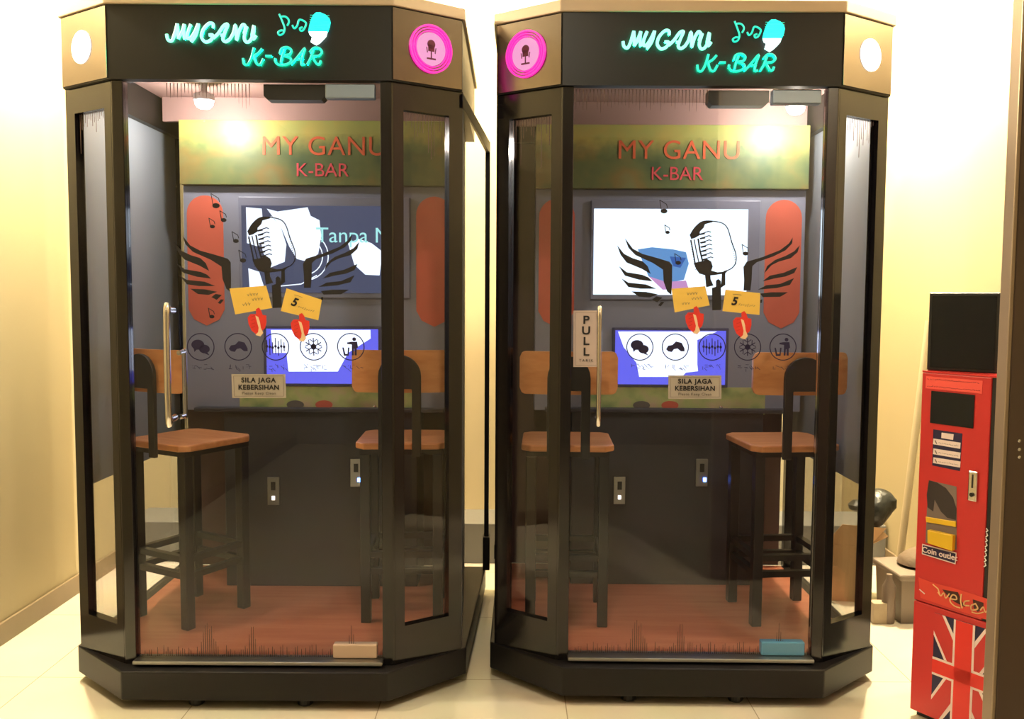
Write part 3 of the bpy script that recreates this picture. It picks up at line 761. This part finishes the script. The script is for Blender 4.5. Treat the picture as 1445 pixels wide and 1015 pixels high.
SP = [(-1.192, 3.27, -30, 'orange plywood bar stool turned sideways behind the steel handle of the left booth'),
      (-.40, 3.31, 2, 'orange plywood bar stool at the right side inside the left booth'),
      (.205, 3.28, -2, 'orange plywood bar stool below the PULL plate inside the right booth'),
      (1.005, 3.30, 5, 'orange plywood bar stool at the far right inside the right booth')]
for i, (x, y, a, l) in enumerate(SP): place(st, i == 0, (x, y, .130), math.radians(a), l)

# ------------------------------------------------------------------ red coin machine
P1 = Vector((582.5 / FPX * 2.75, 2.75, 0)); P2 = Vector((682.5 / FPX * 2.565, 2.565, 0))
du = (P2 - P1).normalized(); dn = Vector((-du.y, du.x, 0))          # into the machine (away from viewer)
if dn.y < 0: dn = -dn
ang = math.atan2(du.y, du.x)
org = P1.copy()
TM = Matrix.Translation(org) @ Matrix.Rotation(ang, 4, 'Z'); TMi = TM.inverted()
def mq(px, py, yl=0):
    h = TMi @ plane_hit(px, py, org + dn * yl, dn); return (h.x, h.z)
T = empty('coin_machine', org, ang, 'tall red coin machine with flag print and yellow scoop beside the brown door', 'vending machine')
uL, zB = mq(1284, 1003)[0], 0
uL = mq(1296, 760)[0]; uR = mq(1393, 760)[0]; uE = mq(1409, 760)[0] + .02
ztop = mq(1303, 525)[1]
MB().box(uL, uE, .0, .28, .03, ztop).build('body', BLACKPL, T, bevel=.004)
MB().box(uL + .01, uE - .01, .01, .27, 0, .029).build('plinth', BLACKPL, T)
zr0 = mq(1285, 998)[1]
FR = MB().box(uL, uR, -.012, -.0005, mq(1296, 846)[1] + .0, ztop).build('front_door', RED, T, bevel=.003)
LP = MB().box(uL, uE, -.012, -.0005, zr0, mq(1296, 846)[1] - .003).build('lower_panel', RED, T, bevel=.003)
MB().box(uR + .001, uE, -.008, -.0005, mq(1296, 846)[1], ztop).build('side_strip', BLACKPL, T)
MB().box(uL, uE, -.012, .2, ztop + .0005, ztop + .006).build('top_edge', RED, T)
def mp(nm, poly, m_, par, lay=1, strokes=()):
    b = MB(); 
    if poly:
        for q in (poly if isinstance(poly[0], list) else [poly]): b.plate([mq(u, v, -.013) for u, v in q], -.0125 - .0008 * lay, .0006)
    for pts, wd in strokes: b.stroke([mq(u, v, -.013) for u, v in pts], wd, -.0125 - .0008 * lay, .0006)
    return b.build(nm, m_, par)
mp('sign_strip', [(1307, 531), (1387, 537.5), (1385.5, 556), (1306, 548)], REDB, FR)
random.seed(5)
ss = []
for l_, (ya, yb) in enumerate(((534.5, 541), (545, 551.5))):
    xx = 1309
    while xx < 1382:
        y_ = ya + (xx - 1307) / 78 * (yb - ya) + .0; dw = random.uniform(.8, 2.2)
        ss.append(([(xx, y_), (xx + dw, y_ + random.uniform(-1, 1))], .0016)); xx += dw + random.uniform(1, 2)
mp('sign_writing', None, mat('sign_dark_red', (.30, .02, .03), rough=.5), FR, 2, ss)
mp('display', [(1314.7, 551.5), (1376, 557.7), (1373.6, 604.8), (1312.7, 596.7)], mat('display_black', (.006, .008, .012), rough=.12, spec=.4), FR, 3)
ip = mp('instruction_panel', [(1317, 606), (1358, 612), (1354.5, 665), (1315.5, 657)], NAVY, FR)
mp('white_label', [(1329, 610.7), (1346, 613), (1345, 621), (1328.5, 618.3)], WHITEP, FR, 2)
for yy in (619, 633, 645.5):
    mp('white_label', [(1317.5, yy), (1355.8, yy + 6), (1355, yy + 14.5), (1316.8, yy + 8)], WHITEP, FR, 2)
    s_ = [([(1320, yy + 3), (1322, yy + 7)], .003)]
    for j in range(12): s_.append(([(1325 + j * 2.4, yy + 6 + j * .4), (1326 + j * 2.4, yy + 6 + j * .4 + random.uniform(-1, 1))], .0012))
    mp('label_writing', None, GREYINK, FR, 3, s_)
b = MB(); a_ = mq(1366.5, 664, -.02); c_ = mq(1377.5, 709, -.02)
b.box(a_[0], c_[0], -.020, -.0125, c_[1], a_[1]); cs = b.build('coin_slot', STEEL, FR, bevel=.003)
mz = (a_[1] + c_[1]) / 2; mu = (a_[0] + c_[0]) / 2
MB().box(mu - .002, mu + .002, -.0215, -.0202, mz - .005, mz + .035).build('slot_mouth', BLACKPL, FR)
MB().lathe([(.001, 0), (.006, 0), (.006, .004), (.001, .004)], (mu, -.0203, mz - .025), 14, Matrix.Rotation(math.pi / 2, 3, 'X').to_4x4()).build('return_button', BLACKPL, FR)
# dispenser window: grey cavity, dark drum, yellow scoop
mp('dispenser_opening', [(1311, 678), (1350, 687), (1350, 776), (1306, 766), (1308, 720)], mat('cavity_grey', (.20, .15, .13), rough=.5), FR)
mp('dispenser_drum', [(1311, 678), (1322, 681), (1335, 689), (1345, 702), (1350, 718), (1349, 734), (1337, 731), (1328, 722), (1319, 705), (1317, 722), (1309, 716), (1308, 698)], mat('drum_dark', (.035, .028, .03), rough=.3), FR, 2)
YS = mat('scoop_yellow', (.80, .50, .02), rough=.3)
u0, z0 = mq(1309, 742); u1, z1 = mq(1349, 770)
b = MB(); b.plate([mq(1307, 729, -.013), mq(1350, 736, -.013), mq(1350, 744, -.013), mq(1308, 737, -.013)], -.018, .004)
b.plate([mq(1313, 747, -.013), mq(1349, 755, -.013), mq(1348, 777, -.013), mq(1313, 766, -.013)], -.030, .0165); b.build('scoop', YS, FR, bevel=.002)
mp('outlet_label', [(1302, 767.5), (1350.5, 780), (1349, 796.5), (1301.5, 782)], WHITEP, FR, 4)
mp('outlet_label', [(1303.2, 769.3), (1349.4, 781.3), (1348, 794.6), (1302.8, 780.8)], NAVY, FR, 5)
c = mq(1325.8, 781.8, -.017); put_text('lettering', 'Coin outlet', .0245, (c[0], -.0178, c[1]), WHITEP, FR, bold=.0004)
# white marks on the black strip
ss = [([(1398 - .4 * j + (j % 2), 746 + 7 * j), (1400 - .4 * j, 749 + 7 * j), (1397.5 - .4 * j, 751 + 7 * j)], .003) for j in range(8)]
mp('strip_marks', None, mat('mark_white', (.9, .88, .85), rough=.5), T, 1, [([(u - 6, v) for u, v in p], w__) for p, w__ in ss])
# ribbon with greeting
rb = mp('ribbon', [(1296, 815), (1318, 823), (1345, 830), (1372, 838), (1412, 852), (1412, 880), (1386, 873), (1340, 858), (1299, 844)], mat('ribbon_red', (.70, .06, .04), rough=.4), LP, 1)
mp('ribbon_shadow_print', [[(1330, 832), (1352, 836), (1356, 846), (1362, 857), (1348, 850), (1338, 842)], [(1373, 846), (1388, 851), (1388, 858), (1380, 864), (1374, 858)]], mat('ribbon_dark', (.06, .015, .01), rough=.5), LP, 2)
mp('ribbon_flourish', None, WHITEP, LP, 3, [([(1298, 832), (1305, 838)], .0035)])
ss = [([(1317, 825), (1324, 831), (1327, 840)], .0035)]
ss += [(spline_xz([(1324, 836), (1328, 841), (1332, 837), (1335, 844), (1340, 838)]), .0034), (spline_xz([(1341, 845), (1350, 846), (1349, 841), (1344, 840), (1341, 848), (1347, 855), (1355, 858)]), .0038),
       (spline_xz([(1357, 839), (1356, 848), (1358, 858)]), .0042), (spline_xz([(1368, 848), (1362, 849), (1361, 854), (1368, 855)]), .0042), (spline_xz([(1377, 852), (1371, 855), (1372, 861), (1380, 859), (1377, 852)]), .0042),
       (spline_xz([(1372, 864), (1380, 866), (1388, 864)]), .0034), (spline_xz([(1384, 861), (1388, 857), (1391, 864), (1396, 860), (1400, 868)]), .0038)]
mp('ribbon_lettering', None, mat('ribbon_cream', (.92, .62, .30), rough=.5), LP, 3, ss)
# flag print (union flag)
fz0 = mq(1320, 866)[1]; fu0 = mq(1320, 925)[0]; fc = mq(1362, 953); fuw = fc[0] - fu0; fzh = .165
fu1 = min(fc[0] + fuw, uE - .002)
def fp(nm, polys, m_, lay):
    b = MB()
    for q in polys: b.plate([(min(max(u, fu0), fu1), min(max(z, fc[1] - fzh), fc[1] + fzh)) for u, z in q], -.0125 - .0008 * lay, .0006)
    return b.build(nm, m_, LP)
cu_, cz_ = fc; W_, H_ = fuw, fzh
def fl(u, z): return (cu_ + u * W_, cz_ + z * H_)
fp('flag_field', [[fl(-1, -1), fl(1, -1), fl(1, 1), fl(-1, 1)]], NAVY, 1)
wh, rd = [], []
for sx in (-1, 1):
    for sz in (-1, 1):
        wh.append([fl(sx * u, sz * v) for u, v in ((1, .58), (.62, .17), (.33, .17), (.33, .70), (.64, 1), (1, 1))])
        rd.append([fl(sx * u, sz * v) for u, v in ((1, .67), (.52, .17), (.34, .17), (.34, .58), (.74, 1), (1, 1))])
fp('flag_white_lines', wh, WHITEP, 2); fp('flag_red_diagonals', rd, RED, 3)
fp('flag_white_lines', [[fl(-.34, -1), fl(.34, -1), fl(.34, 1), fl(-.34, 1)], [fl(-1, -.17), fl(1, -.17), fl(1, .17), fl(-1, .17)]], WHITEP, 4)
fp('flag_red_cross', [[fl(-.27, -1), fl(.27, -1), fl(.27, 1), fl(-.27, 1)], [fl(-1, -.125), fl(1, -.125), fl(1, .125), fl(-1, .125)]], mat('cross_red', (.75, .03, .02), rough=.35), 5)

# black monitor standing on the machine
zb_ = ztop + .0065
mo = empty('display_box', (1.281, 2.745, zb_), math.radians(-40), 'square black box standing on top of the red coin machine', 'box')
hh = 1.334 - zb_
MB().box(0, .197, 0, .16, 0, hh).build('casing', BLACKPL, mo, bevel=.004)
MB().box(.010, .187, -.0025, -.0005, .010, hh - .010).build('front_pane', mat('display_black', (.006, .008, .012), rough=.12, spec=.4), mo)

# ------------------------------------------------------------------ brown door at the right edge
YD = 1.62
e0 = plane_hit(1407, 507, (0, YD + .032, 0), Vector((0, 1, 0))).x
d1 = struct(MB().box(e0 + .008, XR, YD, YD + .028, .004, CEIL - .02), 'door_1', DOORM, bevel=.003)
jb = MB().box(e0, e0 + .0075, YD - .002, YD + .032, .004, CEIL - .02).build('edge_strip', DOORE, d1, bevel=.002)
for py in (622, 634, 645):
    h = plane_hit(1437, py, (0, YD, 0), Vector((0, 1, 0)))
    MB().lathe([(.001, 0), (.003, 0), (.003, .003), (.001, .004)], (h.x, YD - .0005, h.z), 12, Matrix.Rotation(math.pi / 2, 3, 'X').to_4x4()).build('screw', STEEL, d1)

# ------------------------------------------------------------------ clutter beside the right booth
FLR = Vector((0, 0, 1))
def on_floor(px, py): return plane_hit(px, py, (0, 0, 0), FLR)
# storage bin
bp = on_floor(1283, 882)
T = empty('storage_bin', (bp.x + .06, bp.y + .12, 0), .05, 'beige plastic bin with lid standing behind the red machine', 'bin')
b = MB(); b.prism([(-.10, -.11), (.14, -.11), (.14, .12), (-.10, .12)], 0, .001)
for z0_, z1_, s0, s1 in ((0, .180, .93, 1),):
    lo = [b.bm.verts.new((x * s0, y * s0, z0_ + .0011)) for x, y in ((-.10, -.11), (.14, -.11), (.14, .12), (-.10, .12))]
    hi = [b.bm.verts.new((x * s1, y * s1, z1_)) for x, y in ((-.10, -.11), (.14, -.11), (.14, .12), (-.10, .12))]; b._sides(lo, hi)
b.build('bin_body', BEIGE, T, bevel=.006)
MB().box(-.115, .155, -.125, .135, .1805, .208).build('lid', BEIGE, T, bevel=.008)
# brown paper bag slumped on the bin
b = MB(); b.lathe([(.05, 0), (.085, .01), (.08, .03), (.06, .05), (.03, .07), (.012, .075)], (bp.x + .085, bp.y + .12, .209), 18)
o = b.build('paper_wrap', mat('brown_paper', (.16, .11, .07), rough=.8, bump=.5, vscale=25), smooth=True)
tag(o, 'crumpled brown wrapping paper lying on the lid of the beige bin', 'paper')
# cardboard box standing, with flaps
cp = on_floor(1226, 868)
T = empty('cardboard_box', (cp.x - .02, cp.y + .22, 0), -.15, 'tall open cardboard box between the right booth and the beige bin', 'box')
MB().box(-.10, .085, -.06, .10, 0, .25).build('box_body', CARD, T, bevel=.003)
b = MB(); b.plate([(-.10, .251), (.085, .251), (.15, .33), (-.03, .34)], -.059, .004); b.build('flap', CARD, T)
b = MB(); v_ = [(.086, -.05, .25), (.086, .10, .25), (.16, .10, .29), (.16, -.05, .29)]
lo = [b.bm.verts.new(p) for p in v_]; hi = [b.bm.verts.new((p[0] + .002, p[1], p[2] + .004)) for p in v_]; b._sides(lo, hi); b.build('flap', CARD, T)
# black bag on the box
T = empty('plastic_bag', (cp.x + .10, cp.y + .22, .385), .3, 'black plastic bag bunched up on top of the cardboard box', 'bag')
b = MB(); b.lathe([(.006, -.11), (.03, -.07), (.052, -.045), (.070, -.01), (.076, .025), (.070, .06), (.048, .085), (.02, .098), (.004, .10)], seg=22)
for v in b.bm.verts:
    k = 1 + .14 * math.sin(v.co.x * 60 + v.co.z * 40) * math.cos(v.co.y * 50); v.co.x *= k; v.co.y *= k; v.co.x += v.co.z * .25
b.build('bag_body', mat('bin_bag_black', (.018, .02, .018), rough=.3, bump=.6, vscale=30), T, smooth=True)
b = MB(); b.lathe([(.012, 0), (.03, .01), (.035, .03), (.015, .05)], (-.105, -.01, .01), 12); b.build('bag_knot', MATS['bin_bag_black'], T, smooth=True)
# bottle and carton in front of the box
q = on_floor(1262, 876)
b = MB(); b.lathe([(.024, 0), (.026, .006), (.026, .15), (.012, .18), (.011, .20), (.001, .201)], (q.x - .035, q.y - .02, 0), 18)
tag(b.build('bottle', mat('bottle_grey', (.20, .15, .12), rough=.3), smooth=True), 'slim pale bottle standing on the floor left of the beige bin', 'bottle')
q = on_floor(1243, 880)
b = MB(); b.box(q.x - .035, q.x + .02, q.y - .01, q.y + .04, 0, .085)
tag(b.build('carton', mat('carton_cream', (.40, .32, .22), rough=.6, var=.2, vscale=30), bevel=.002), 'small cream carton on the floor beside the base of the right booth', 'carton')
# pale pole leaning against the right wall
a_ = Vector((1.735, 3.93, .012)); c_ = Vector((1.838, 3.93, 1.22))
b = MB(); b.tube([a_, a_.lerp(c_, .5), c_], .016, 14)
tag(b.build('leaning_pole', mat('pale_pole', (.50, .42, .28), rough=.4), smooth=True), 'pale pole leaning against the right wall behind the red machine', 'pole')
